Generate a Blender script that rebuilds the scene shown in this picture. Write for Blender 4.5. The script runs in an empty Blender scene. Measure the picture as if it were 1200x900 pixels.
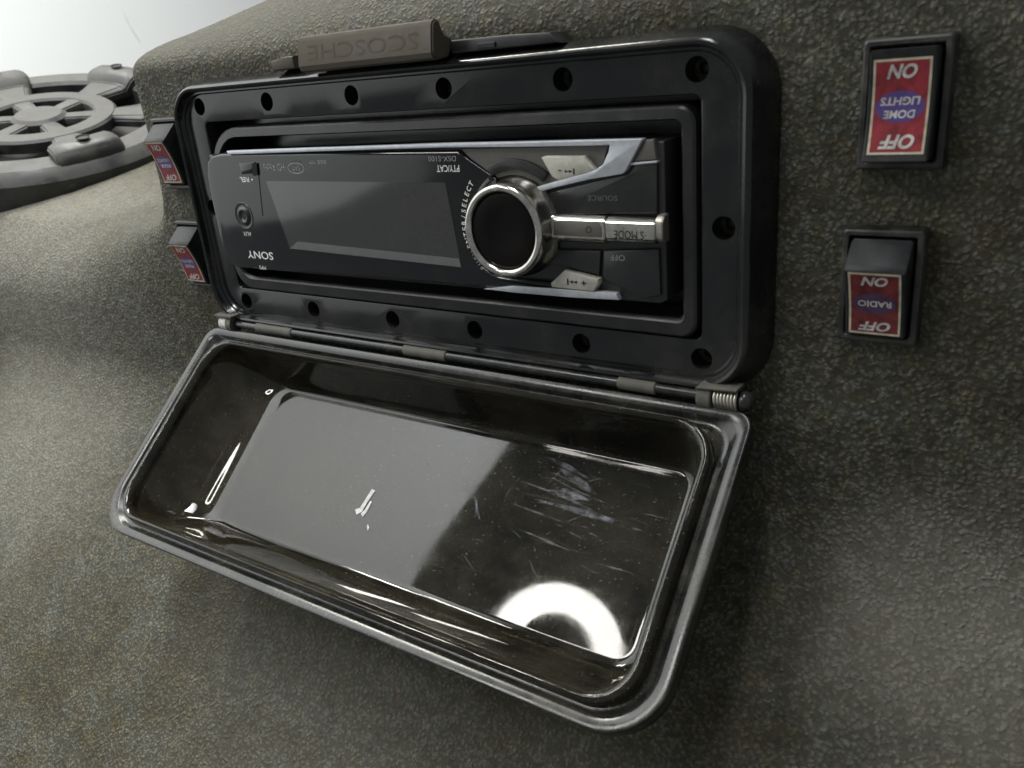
import bpy, bmesh, math, random
from mathutils import Vector, Matrix, noise

random.seed(7)
MM = 0.001
sc = bpy.context.scene
COL = sc.collection
R = math.radians

# ---------------------------------------------------------------- camera
cam_d = bpy.data.cameras.new("camera")
cam = bpy.data.objects.new("camera", cam_d)
COL.objects.link(cam)
sc.camera = cam
cam_d.sensor_fit = 'HORIZONTAL'
cam_d.sensor_width = 36.0
cam_d.lens = 36.0 * 968.0 / 1200.0
cam_d.clip_start = 0.01
cam_d.clip_end = 50.0
c_right = Vector((0.82428, 0.55972, -0.08527))
c_up = Vector((-0.13785, 0.34448, 0.92862))
c_fwd = Vector((-0.54914, 0.75369, -0.36110))
rot = Matrix((c_right, c_up, -c_fwd)).transposed().to_4x4()
CAM = Vector((180.7, -202.7, 42.8))
cam.matrix_world = Matrix.Translation(CAM * MM) @ rot
cam_d.dof.use_dof = True
cam_d.dof.focus_distance = 0.285
cam_d.dof.aperture_fstop = 26.0

# ---------------------------------------------------------------- world, exposure
world = bpy.data.worlds.new("World")
sc.world = world
world.use_nodes = True
bg = world.node_tree.nodes["Background"]
bg.inputs[0].default_value = (0.92, 0.97, 1.0, 1)
bg.inputs[1].default_value = 0.23
sc.view_settings.view_transform = 'Standard'
sc.view_settings.look = 'None'
sc.view_settings.gamma = 1.0
sc.view_settings.use_curve_mapping = False
sc.view_settings.exposure = 0.0

# ---------------------------------------------------------------- lamps
def area(name, loc, target, size, power, col, size_y=None):
    d = bpy.data.lights.new(name, 'AREA')
    d.energy = power
    d.color = col
    d.size = size
    if size_y:
        d.shape = 'RECTANGLE'
        d.size_y = size_y
    o = bpy.data.objects.new(name, d)
    COL.objects.link(o)
    o.location = loc
    v = Vector(target) - Vector(loc)
    o.rotation_euler = v.to_track_quat('-Z', 'Y').to_euler()
    return o

# unseen area light, added to brighten the white wall at the left
cl = area("wall_fill_light", (-0.25, -0.55, 2.35), (-1.25, -0.75, 0.75), 1.2, 72.0, (0.98, 0.99, 1.0), 0.7)
cl.data.spread = R(95)
# pair of fluorescent tubes over the speaker side
for k in (-1, 1):
    area("tube_light", (-0.76 + 0.07 * k, 0.30, 1.10 + 0.06 * k), (-0.22, -0.08, -0.12), 0.6, 8.2, (1.0, 0.97, 0.88), 0.05)
LAMP_POS = Vector((-0.431, -0.653, 0.725))
LAMP_STRENGTH = 30.0

# ---------------------------------------------------------------- helpers
def obj(name, me, mat, parent=None, smooth=None):
    if mat is not None and not me.materials:
        me.materials.append(mat)
    o = bpy.data.objects.new(name, me)
    COL.objects.link(o)
    if smooth is not None:
        me.shade_smooth()
        me.set_sharp_from_angle(angle=R(smooth))
    if parent is not None:
        o.parent = parent
        o.matrix_parent_inverse = parent.matrix_basis.inverted()
    return o


def empty(name, loc_mm, label, cat, group=None):
    o = bpy.data.objects.new(name, None)
    COL.objects.link(o)
    o.empty_display_size = 0.01
    o.location = Vector(loc_mm) * MM
    bpy.context.view_layer.update()
    o["label"] = label
    o["category"] = cat
    if group:
        o["group"] = group
    return o


def mesh_from_bm(bm, name="m", recalc=True):
    if recalc:
        bmesh.ops.recalc_face_normals(bm, faces=bm.faces)
    me = bpy.data.meshes.new(name)
    bm.to_mesh(me)
    bm.free()
    return me


def scale_bm(bm):
    for v in bm.verts:
        v.co *= MM


def rrect(hw, hh, r, ncorner=8, nside=10):
    """points of a rounded rectangle, counter clockwise, in 2D"""
    rs = r if isinstance(r, (tuple, list)) else (r, r, r, r)
    rs = [max(0.05, min(q, hw - 0.01, hh - 0.01)) for q in rs]
    pts = []
    corners = [(hw - rs[0], hh - rs[0], 0), (-hw + rs[1], hh - rs[1], 90), (-hw + rs[2], -hh + rs[2], 180), (hw - rs[3], -hh + rs[3], 270)]
    for k, (cx, cy, a0) in enumerate(corners):
        r = rs[k]
        for i in range(ncorner + 1):
            a = R(a0 + 90.0 * i / ncorner)
            pts.append((cx + r * math.cos(a), cy + r * math.sin(a)))
        nx, ny, na = corners[(k + 1) % 4]
        a = R(na)
        r = rs[(k + 1) % 4]
        q = (nx + r * math.cos(a), ny + r * math.sin(a))
        p = pts[-1]
        for i in range(1, nside):
            t = i / nside
            pts.append((p[0] + (q[0] - p[0]) * t, p[1] + (q[1] - p[1]) * t))
    return pts


def loft(rings, cap_first=False, cap_last=False, wrap=False, xf=None, ncorner=8, nside=10, edit=None):
    """rings: (hw, hh, r, depth[, cx, cz]); point -> (x, depth, z) unless xf maps it"""
    bm = bmesh.new()
    rows = []
    for k, rg in enumerate(rings):
        hw, hh, r, d = rg[:4]
        cx, cz = (rg[4], rg[5]) if len(rg) > 5 else (0, 0)
        row = []
        for (a, b) in rrect(hw, hh, r, ncorner, nside):
            p = Vector((a + cx, d, b + cz))
            if edit:
                p = edit(k, p)
            if xf:
                p = xf(p)
            row.append(bm.verts.new(p * MM))
        rows.append(row)
    n = len(rows[0])
    pairs = list(zip(rows[:-1], rows[1:]))
    if wrap:
        pairs.append((rows[-1], rows[0]))
    for a, b in pairs:
        for i in range(n):
            j = (i + 1) % n
            bm.faces.new((a[i], a[j], b[j], b[i]))
    if cap_first:
        bm.faces.new(rows[0])
    if cap_last:
        bm.faces.new(rows[-1])
    return mesh_from_bm(bm)


def prism(poly, y0, y1, bevel=0.0, seg=2):
    """poly: (x, z) points, extruded from y0 (front) to y1 (back), in mm"""
    bm = bmesh.new()
    f = [bm.verts.new(Vector((x, y0, z)) * MM) for x, z in poly]
    b = [bm.verts.new(Vector((x, y1, z)) * MM) for x, z in poly]
    ff = bm.faces.new(f)
    bm.faces.new(list(reversed(b)))
    n = len(poly)
    for i in range(n):
        j = (i + 1) % n
        bm.faces.new((f[j], f[i], b[i], b[j]))
    bmesh.ops.recalc_face_normals(bm, faces=bm.faces)
    if bevel > 0:
        bm.edges.ensure_lookup_table()
        ed = [e for e in bm.edges if e.verts[0] in f and e.verts[1] in f]
        bmesh.ops.bevel(bm, geom=ed, offset=bevel * MM, segments=seg, affect='EDGES', profile=0.5)
    return mesh_from_bm(bm)


def box(x0, x1, y0, y1, z0, z1, bevel=0.0, seg=2):
    bm = bmesh.new()
    bmesh.ops.create_cube(bm, size=1.0)
    for v in bm.verts:
        v.co = Vector((x0 + (v.co.x + .5) * (x1 - x0), y0 + (v.co.y + .5) * (y1 - y0), z0 + (v.co.z + .5) * (z1 - z0))) * MM
    if bevel > 0:
        bmesh.ops.bevel(bm, geom=list(bm.edges), offset=bevel * MM, segments=seg, affect='EDGES', profile=0.5)
    return mesh_from_bm(bm)


def lathe(prof, centre, axis, nseg=40, closed=False, xf=None):
    """prof: (radius, height along axis); axis unit vector"""
    axis = Vector(axis).normalized()
    u = axis.orthogonal().normalized()
    w = axis.cross(u)
    c = Vector(centre)
    bm = bmesh.new()
    rows = []
    for (r, h) in prof:
        if r <= 1e-6:
            rows.append([bm.verts.new((c + axis * h) * MM)])
        else:
            rows.append([bm.verts.new((c + axis * h + (u * math.cos(2 * math.pi * i / nseg) + w * math.sin(2 * math.pi * i / nseg)) * r) * MM) for i in range(nseg)])
    pr = list(zip(rows[:-1], rows[1:]))
    if closed:
        pr.append((rows[-1], rows[0]))
    for a, b in pr:
        for i in range(nseg):
            j = (i + 1) % nseg
            if len(a) == 1 and len(b) == 1:
                continue
            if len(a) == 1:
                bm.faces.new((a[0], b[j], b[i]))
            elif len(b) == 1:
                bm.faces.new((a[i], a[j], b[0]))
            else:
                bm.faces.new((a[i], a[j], b[j], b[i]))
    return mesh_from_bm(bm)


def tube(path, rad, nseg=10, closed=False):
    """tube along a list of points in mm; rad scalar or list"""
    bm = bmesh.new()
    rows = []
    n = len(path)
    path = [Vector(p) for p in path]
    prev_u = None
    for i, p in enumerate(path):
        if closed:
            t = (path[(i + 1) % n] - path[(i - 1) % n]).normalized()
        else:
            t = (path[min(i + 1, n - 1)] - path[max(i - 1, 0)]).normalized()
        if prev_u is None:
            u = t.orthogonal().normalized()
        else:
            u = (prev_u - t * prev_u.dot(t)).normalized()
        prev_u = u
        w = t.cross(u)
        r = rad[i] if isinstance(rad, (list, tuple)) else rad
        rows.append([bm.verts.new((p + (u * math.cos(2 * math.pi * k / nseg) + w * math.sin(2 * math.pi * k / nseg)) * r) * MM) for k in range(nseg)])
    pr = list(zip(rows[:-1], rows[1:]))
    if closed:
        pr.append((rows[-1], rows[0]))
    for a, b in pr:
        for i in range(nseg):
            j = (i + 1) % nseg
            bm.faces.new((a[i], a[j], b[j], b[i]))
    if not closed:
        bm.faces.new(rows[0])
        bm.faces.new(list(reversed(rows[-1])))
    return mesh_from_bm(bm)


def text_points(s, size, bold=0.0, shear=0.0, width=None, spacing=1.0, extrude=0.0):
    """flat mesh of a text, centred on the origin, in mm; returns mesh data verts/faces"""
    cu = bpy.data.curves.new("t", 'FONT')
    cu.body = s
    cu.size = 1.0
    cu.offset = bold
    cu.shear = shear
    cu.space_character = spacing
    cu.extrude = extrude / size
    cu.resolution_u = 3
    o = bpy.data.objects.new("t", cu)
    COL.objects.link(o)
    dg = bpy.context.evaluated_depsgraph_get()
    dg.update()
    me = o.evaluated_get(dg).to_mesh()
    vs = [v.co.copy() for v in me.vertices]
    fs = [tuple(p.vertices) for p in me.polygons]
    o.evaluated_get(dg).to_mesh_clear()
    bpy.data.objects.remove(o)
    bpy.data.curves.remove(cu)
    if not vs:
        return [], []
    x0 = min(v.x for v in vs); x1 = max(v.x for v in vs)
    y0 = min(v.y for v in vs); y1 = max(v.y for v in vs)
    sy = size / max(1e-6, (y1 - y0))
    sx = sy if width is None else width / (x1 - x0)
    for v in vs:
        v.x = (v.x - (x0 + x1) / 2) * sx
        v.y = (v.y - (y0 + y1) / 2) * sy
        v.z = v.z * size
    return vs, fs


def text_obj(name, s, size, mat, parent, xf, **kw):
    vs, fs = text_points(s, size, **kw)
    me = bpy.data.meshes.new(name)
    me.from_pydata([xf(v) * MM for v in vs], [], fs)
    return obj(name, me, mat, parent)


def flip(cx, cz, y, ang=0.0):
    """text lying upside down on the panel plane, facing -y"""
    ca, sa = math.cos(ang), math.sin(ang)
    def f(v):
        a, b = v.x * ca - v.y * sa, v.x * sa + v.y * ca
        return Vector((cx - a, y - v.z, cz - b))
    return f


# ---------------------------------------------------------------- materials
def new_mat(name):
    m = bpy.data.materials.new(name)
    m.use_nodes = True
    nt = m.node_tree
    return m, nt, nt.nodes["Principled BSDF"]


def nd(nt, typ, **kw):
    n = nt.nodes.new(typ)
    for k, v in kw.items():
        setattr(n, k, v)
    return n


def noise_node(nt, scale, detail=4.0, rough=0.6, coord=None):
    n = nd(nt, 'ShaderNodeTexNoise')
    n.inputs['Scale'].default_value = scale
    n.inputs['Detail'].default_value = detail
    n.inputs['Roughness'].default_value = rough
    if coord is not None:
        nt.links.new(coord, n.inputs['Vector'])
    return n


def ramp(nt, fac, stops):
    r = nd(nt, 'ShaderNodeValToRGB')
    els = r.color_ramp.elements
    while len(els) < len(stops):
        els.new(0.5)
    for e, (p, c) in zip(els, stops):
        e.position = p
        e.color = c if len(c) == 4 else (*c, 1)
    nt.links.new(fac, r.inputs['Fac'])
    return r


def plastic(name, col, rough, dust=0.25, dust_col=(0.20, 0.18, 0.14), bump=0.15, spec=0.5, scale=90.0, lo=0.45):
    """plastic with fine grain, patches of dust and small scratches"""
    m, nt, p = new_mat(name)
    tc = nd(nt, 'ShaderNodeTexCoord').outputs['Object']
    big = noise_node(nt, scale, 8.0, 0.72, tc)
    fac = ramp(nt, big.outputs['Fac'], [(lo, (0, 0, 0)), (lo + 0.3, (dust, dust, dust))])
    speck = noise_node(nt, 2200.0, 2.0, 0.5, tc)
    sf = ramp(nt, speck.outputs['Fac'], [(0.66, (0, 0, 0)), (0.74, (dust, dust, dust))])
    add = nd(nt, 'ShaderNodeMath', operation='MAXIMUM')
    nt.links.new(fac.outputs['Color'], add.inputs[0])
    nt.links.new(sf.outputs['Color'], add.inputs[1])
    mx = nd(nt, 'ShaderNodeMix', data_type='RGBA')
    mx.inputs['A'].default_value = (*col, 1)
    mx.inputs['B'].default_value = (*dust_col, 1)
    nt.links.new(add.outputs[0], mx.inputs['Factor'])
    nt.links.new(mx.outputs['Result'], p.inputs['Base Color'])
    mr = nd(nt, 'ShaderNodeMath', operation='MULTIPLY_ADD')
    mr.inputs[1].default_value = 0.7
    mr.inputs[2].default_value = rough
    mr.use_clamp = True
    nt.links.new(add.outputs[0], mr.inputs[0])
    nt.links.new(mr.outputs[0], p.inputs['Roughness'])
    p.inputs['Specular IOR Level'].default_value = spec
    if bump > 0:
        fine = noise_node(nt, 1500.0, 3.0, 0.6, tc)
        b = nd(nt, 'ShaderNodeBump')
        b.inputs['Strength'].default_value = bump
        b.inputs['Distance'].default_value = 0.0003
        nt.links.new(fine.outputs['Fac'], b.inputs['Height'])
        nt.links.new(b.outputs['Normal'], p.inputs['Normal'])
    return m


def simple(name, col, rough=0.5, metal=0.0, spec=0.5, var=0.0):
    m, nt, p = new_mat(name)
    tc = nd(nt, 'ShaderNodeTexCoord').outputs['Object']
    n = noise_node(nt, 400.0, 6.0, 0.65, tc)
    lo = tuple(c * (1 - var) for c in col)
    hi = tuple(min(1, c * (1 + var * 0.6)) for c in col)
    r = ramp(nt, n.outputs['Fac'], [(0.35, lo), (0.65, hi)])
    nt.links.new(r.outputs['Color'], p.inputs['Base Color'])
    p.inputs['Roughness'].default_value = rough
    p.inputs['Metallic'].default_value = metal
    p.inputs['Specular IOR Level'].default_value = spec
    return m


# textured spray coating of the console
def coating():
    m, nt, p = new_mat("textured_coating")
    tc = nd(nt, 'ShaderNodeTexCoord').outputs['Object']
    warp = noise_node(nt, 350.0, 3.0, 0.6, tc)
    vmix = nd(nt, 'ShaderNodeMix', data_type='VECTOR')
    vmix.inputs['Factor'].default_value = 0.0022
    nt.links.new(tc, vmix.inputs['A'])
    nt.links.new(warp.outputs['Color'], vmix.inputs['B'])
    vec = vmix.outputs['Result']
    vor = nd(nt, 'ShaderNodeTexVoronoi', feature='SMOOTH_F1')
    vor.inputs['Scale'].default_value = 740.0
    vor.inputs['Smoothness'].default_value = 0.35
    nt.links.new(vec, vor.inputs['Vector'])
    lump = ramp(nt, vor.outputs['Distance'], [(0.05, (1, 1, 1)), (0.62, (0, 0, 0))])
    g1 = noise_node(nt, 520.0, 4.0, 0.6, vec)
    g2 = noise_node(nt, 1500.0, 4.0, 0.7, tc)
    # height: pebbles whose size is broken up by a coarser noise
    h1 = nd(nt, 'ShaderNodeMath', operation='MULTIPLY')
    gr = ramp(nt, g1.outputs['Fac'], [(0.30, (0.15, 0.15, 0.15)), (0.68, (1, 1, 1))])
    nt.links.new(lump.outputs['Color'], h1.inputs[0])
    nt.links.new(gr.outputs['Color'], h1.inputs[1])
    h2 = nd(nt, 'ShaderNodeMath', operation='MULTIPLY_ADD')
    h2.inputs[1].default_value = 0.42
    nt.links.new(g2.outputs['Fac'], h2.inputs[0])
    nt.links.new(h1.outputs[0], h2.inputs[2])
    clump = noise_node(nt, 190.0, 6.0, 0.75, tc)
    cr = ramp(nt, clump.outputs['Fac'], [(0.36, (0.42, 0.42, 0.42)), (0.62, (1.1, 1.1, 1.1))])
    h3 = nd(nt, 'ShaderNodeMath', operation='MULTIPLY')
    nt.links.new(h2.outputs[0], h3.inputs[0])
    nt.links.new(cr.outputs['Color'], h3.inputs[1])
    h2 = h3
    rc = ramp(nt, h2.outputs[0], [(0.05, (0.022, 0.020, 0.012)), (0.24, (0.060, 0.057, 0.044)), (0.52, (0.112, 0.109, 0.092)), (0.95, (0.185, 0.178, 0.148))])
    # olive, brown and blue grey patches of dirt
    st = noise_node(nt, 15.0, 9.0, 0.72, tc)
    rs = ramp(nt, st.outputs['Fac'], [(0.30, (0.55, 0.48, 0.30)), (0.44, (0.84, 0.80, 0.66)), (0.56, (1.12, 1.14, 1.15)), (0.72, (1.75, 1.70, 1.56))])
    mul = nd(nt, 'ShaderNodeMix', data_type='RGBA', blend_type='MULTIPLY')
    mul.inputs['Factor'].default_value = 1.0
    nt.links.new(rc.outputs['Color'], mul.inputs['A'])
    nt.links.new(rs.outputs['Color'], mul.inputs['B'])
    cm = noise_node(nt, 150.0, 3.0, 0.6, tc)
    rm = ramp(nt, cm.outputs['Fac'], [(0.36, (0.92, 0.99, 1.01)), (0.5, (1, 1, 1)), (0.66, (1.08, 1.03, 0.84))])
    mul2 = nd(nt, 'ShaderNodeMix', data_type='RGBA', blend_type='MULTIPLY')
    mul2.inputs['Factor'].default_value = 1.0
    nt.links.new(mul.outputs['Result'], mul2.inputs['A'])
    nt.links.new(rm.outputs['Color'], mul2.inputs['B'])
    # pale patches: some dust, mostly brighter light painted into the colour
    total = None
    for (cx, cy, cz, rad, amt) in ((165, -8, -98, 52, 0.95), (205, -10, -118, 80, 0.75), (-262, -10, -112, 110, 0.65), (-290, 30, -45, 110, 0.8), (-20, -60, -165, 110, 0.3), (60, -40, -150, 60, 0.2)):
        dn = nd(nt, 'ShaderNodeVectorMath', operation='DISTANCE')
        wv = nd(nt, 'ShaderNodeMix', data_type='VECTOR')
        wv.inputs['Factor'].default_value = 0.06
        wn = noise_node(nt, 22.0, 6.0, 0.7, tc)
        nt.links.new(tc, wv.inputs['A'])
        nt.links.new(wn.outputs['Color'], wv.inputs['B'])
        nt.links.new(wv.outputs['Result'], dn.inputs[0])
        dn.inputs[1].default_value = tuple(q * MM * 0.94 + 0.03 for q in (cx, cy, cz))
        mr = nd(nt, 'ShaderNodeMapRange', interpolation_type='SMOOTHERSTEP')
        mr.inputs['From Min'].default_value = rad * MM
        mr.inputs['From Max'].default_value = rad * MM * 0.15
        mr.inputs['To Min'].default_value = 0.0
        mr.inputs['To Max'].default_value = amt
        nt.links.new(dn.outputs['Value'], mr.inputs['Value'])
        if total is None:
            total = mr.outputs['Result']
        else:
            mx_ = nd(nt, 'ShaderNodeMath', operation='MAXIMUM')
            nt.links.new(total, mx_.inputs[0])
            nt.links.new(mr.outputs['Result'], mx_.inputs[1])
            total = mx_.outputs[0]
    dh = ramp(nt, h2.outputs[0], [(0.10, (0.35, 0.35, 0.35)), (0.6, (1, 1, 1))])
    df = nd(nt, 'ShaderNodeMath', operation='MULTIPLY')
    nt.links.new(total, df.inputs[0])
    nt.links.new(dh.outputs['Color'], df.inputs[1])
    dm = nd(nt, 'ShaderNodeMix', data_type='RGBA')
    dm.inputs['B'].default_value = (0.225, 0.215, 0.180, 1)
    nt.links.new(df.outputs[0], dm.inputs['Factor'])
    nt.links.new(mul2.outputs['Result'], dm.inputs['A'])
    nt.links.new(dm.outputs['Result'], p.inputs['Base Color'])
    rr = ramp(nt, st.outputs['Fac'], [(0.40, (0.60, 0.60, 0.60)), (0.65, (0.78, 0.78, 0.78))])
    nt.links.new(rr.outputs['Color'], p.inputs['Roughness'])
    p.inputs['Specular IOR Level'].default_value = 0.25
    b = nd(nt, 'ShaderNodeBump')
    b.inputs['Strength'].default_value = 0.9
    b.inputs['Distance'].default_value = 0.0011
    nt.links.new(h2.outputs[0], b.inputs['Height'])
    nt.links.new(b.outputs['Normal'], p.inputs['Normal'])
    return m


def smoked():
    """clear smoked lid plastic with dust film, specks and fine scratches"""
    m, nt, p = new_mat("smoked_plastic")
    tc = nd(nt, 'ShaderNodeTexCoord').outputs['Object']
    p.inputs['Base Color'].default_value = (0.05, 0.044, 0.026, 1)
    p.inputs['Transmission Weight'].default_value = 1.0
    p.inputs['IOR'].default_value = 1.46
    rn = noise_node(nt, 60.0, 6.0, 0.7, tc)
    rr = ramp(nt, rn.outputs['Fac'], [(0.4, (0.02, 0.02, 0.02)), (0.75, (0.09, 0.09, 0.09))])
    nt.links.new(rr.outputs['Color'], p.inputs['Roughness'])
    dif = nd(nt, 'ShaderNodeBsdfPrincipled')
    dif.inputs['Base Color'].default_value = (0.28, 0.255, 0.18, 1)
    dif.inputs['Roughness'].default_value = 0.9
    dif.inputs['Specular IOR Level'].default_value = 0.1
    film = noise_node(nt, 35.0, 8.0, 0.75, tc)
    rf = ramp(nt, film.outputs['Fac'], [(0.42, (0.02, 0.02, 0.02)), (0.75, (0.13, 0.13, 0.13))])
    speck = noise_node(nt, 1500.0, 2.0, 0.5, tc)
    rsp = ramp(nt, speck.outputs['Fac'], [(0.69, (0, 0, 0)), (0.75, (0.5, 0.5, 0.5))])
    # long scratches: stretched noise
    mp = nd(nt, 'ShaderNodeMapping')
    mp.inputs['Rotation'].default_value = (0, R(18), 0)
    mp.inputs['Scale'].default_value = (30, 700, 1100)
    nt.links.new(tc, mp.inputs['Vector'])
    scn = noise_node(nt, 1.0, 3.0, 0.6, mp.outputs['Vector'])
    rsc = ramp(nt, scn.outputs['Fac'], [(0.66, (0, 0, 0)), (0.78, (0.16, 0.16, 0.16))])
    a = nd(nt, 'ShaderNodeMath', operation='ADD'); a.use_clamp = True
    nt.links.new(rf.outputs['Color'], a.inputs[0]); nt.links.new(rsp.outputs['Color'], a.inputs[1])
    a2 = nd(nt, 'ShaderNodeMath', operation='ADD'); a2.use_clamp = True
    nt.links.new(a.outputs[0], a2.inputs[0]); nt.links.new(rsc.outputs['Color'], a2.inputs[1])
    mx = nd(nt, 'ShaderNodeMixShader')
    nt.links.new(a2.outputs[0], mx.inputs['Fac'])
    nt.links.new(p.outputs[0], mx.inputs[1])
    nt.links.new(dif.outputs[0], mx.inputs[2])
    nt.links.new(mx.outputs[0], nt.nodes['Material Output'].inputs['Surface'])
    return m


M = {}
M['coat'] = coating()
M['housing'] = plastic("black_housing_plastic", (0.007, 0.0075, 0.008), 0.15, 0.17, (0.15, 0.14, 0.11), 0.05, scale=38.0, lo=0.45)
M['bezel'] = plastic("black_bezel_plastic", (0.012, 0.012, 0.013), 0.34, 0.16, (0.17, 0.15, 0.12), 0.12)
M['latch'] = plastic("dusty_latch_plastic", (0.045, 0.036, 0.026), 0.5, 0.7, (0.105, 0.090, 0.068), 0.15, scale=60.0, lo=0.30)
M['rod'] = plastic("hinge_rod_plastic", (0.015, 0.016, 0.017), 0.2, 0.2, (0.22, 0.20, 0.16), 0.05)
M['knuckle'] = plastic("dusty_knuckle_plastic", (0.04, 0.038, 0.032), 0.35, 0.7, (0.15, 0.14, 0.115), 0.1, scale=120.0, lo=0.28)
M['gloss'] = plastic("glossy_black_face", (0.006, 0.006, 0.007), 0.09, 0.06, (0.16, 0.15, 0.13), 0.0, scale=50.0)
M['satin'] = plastic("satin_black_face", (0.016, 0.016, 0.017), 0.30, 0.12, (0.16, 0.15, 0.12), 0.05)
M['display'] = plastic("display_glass", (0.030, 0.029, 0.028), 0.07, 0.06, (0.16, 0.15, 0.13), 0.0, 0.95, scale=50.0)
M['grey'] = plastic("grey_recess", (0.10, 0.095, 0.085), 0.40, 0.35, (0.20, 0.18, 0.14), 0.08)
M['silver'] = simple("silver_trim", (0.50, 0.52, 0.55), 0.38, 0.25, 0.5, 0.12)
M['chrome'] = simple("worn_chrome", (0.62, 0.60, 0.55), 0.16, 1.0, 0.5, 0.25)
M['cream'] = simple("cream_button", (0.46, 0.44, 0.38), 0.42, 0.0, 0.5, 0.18)
M['knobcap'] = plastic("knob_cap_black", (0.004, 0.0030, 0.0028), 0.35, 0.03, (0.12, 0.09, 0.07), 0.0, 0.12)
M['print_white'] = simple("white_print", (0.75, 0.75, 0.73), 0.6, 0.0, 0.3, 0.1)
M['print_grey'] = simple("grey_print", (0.28, 0.28, 0.28), 0.6, 0.0, 0.3, 0.1)
M['print_dim'] = simple("faint_print", (0.12, 0.12, 0.12), 0.6, 0.0, 0.3, 0.1)
M['print_black'] = simple("black_print", (0.02, 0.02, 0.02), 0.6, 0.0, 0.3, 0.1)
M['lid'] = smoked()
M['lid_rim'] = plastic("dusty_lid_rim", (0.010, 0.0105, 0.010), 0.18, 0.26, (0.17, 0.16, 0.125), 0.05, scale=45.0, lo=0.42)
M['scuff'] = simple("white_scuff", (0.62, 0.62, 0.60), 0.8, 0.0, 0.2, 0.3)
M['switch'] = plastic("switch_plastic", (0.011, 0.012, 0.013), 0.45, 0.22, (0.12, 0.118, 0.105), 0.12, 0.28, scale=150.0, lo=0.42)
M['switch_frame'] = plastic("dusty_switch_frame", (0.012, 0.012, 0.012), 0.4, 0.45, (0.15, 0.14, 0.11), 0.15, scale=110.0, lo=0.44)
M['red'] = simple("red_label", (0.235, 0.021, 0.030), 0.5, 0.0, 0.4, 0.45)
M['red_faded'] = simple("faded_red_label", (0.145, 0.026, 0.028), 0.6, 0.0, 0.3, 0.5)
M['purple_faded'] = simple("faded_purple_oval", (0.075, 0.040, 0.085), 0.6, 0.0, 0.3, 0.4)
M['purple'] = simple("purple_oval", (0.075, 0.045, 0.19), 0.45, 0.0, 0.5, 0.2)
M['cream_edge'] = simple("label_edge", (0.52, 0.46, 0.34), 0.55, 0.0, 0.4, 0.3)
M['label_white'] = simple("label_white_print", (0.50, 0.48, 0.45), 0.5, 0.0, 0.4, 0.35)
M['wall'] = simple("white_wall_paint", (0.78, 0.80, 0.79), 0.75, 0.0, 0.3, 0.03)
M['grille'] = plastic("grey_grille_plastic", (0.024, 0.025, 0.025), 0.42, 0.7, (0.115, 0.111, 0.098), 0.2, scale=48.0, lo=0.38)
M['cone'] = simple("dark_cone", (0.015, 0.015, 0.015), 0.6, 0.0, 0.4, 0.2)
M['steel'] = simple("spring_steel", (0.50, 0.47, 0.40), 0.33, 0.85, 0.5, 0.2)
M['bushing'] = simple("white_bushing", (0.60, 0.59, 0.54), 0.4, 0.0, 0.5, 0.2)
M['screw'] = simple("black_screw", (0.03, 0.028, 0.025), 0.4, 0.7, 0.5, 0.3)
M['wallmark'] = simple("wall_smudge", (0.735, 0.75, 0.735), 0.8, 0.0, 0.2, 0.2)


def lamp_mat():
    m, nt, p = new_mat("lamp_glow")
    p.inputs['Base Color'].default_value = (0.9, 0.9, 0.88, 1)
    p.inputs['Emission Color'].default_value = (1.0, 0.985, 0.94, 1)
    p.inputs['Emission Strength'].default_value = LAMP_STRENGTH
    return m


M['lamp'] = lamp_mat()


def sstep(a, b, x):
    t = max(0.0, min(1.0, (x - a) / (b - a)))
    return t * t * (3 - 2 * t)


# ---------------------------------------------------------------- the console panel
FACE_Y = 6.0


def panel_y(x, z):
    """depth of the coated console at x, z (mm), smaller = nearer"""
    y = FACE_Y
    # lower apron swings outwards
    zb = -88.0 + 0.02 * x
    d = zb - z
    w = 16.0
    if d > -w:
        soft = d if d > w else (d + w) ** 2 / (4 * w)
        y -= soft * 0.95
    # hollow for the speaker pod at the left of the vertical fold
    fold = sstep(-145.0, -172.0 - 120.0 * sstep(12.0, -42.0, z), x)
    h = max(0.0, z + 54.0)
    shelf = 0.0145 * h * h if h < 40 else 23.2 + (h - 40) * 4.6
    y += min(shelf, 190.0) * fold
    # gentle unevenness of the moulding
    y += 1.2 * noise.noise(Vector((x / 70.0, z / 70.0, 0.3))) * sstep(118, 135, abs(x) if abs(z) < 55 else 135)
    return y


def crest_z(x):
    return 60.0 + 0.150 * (x + 190.0) - 45.0 * sstep(-152.0, -185.0, x)


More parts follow.
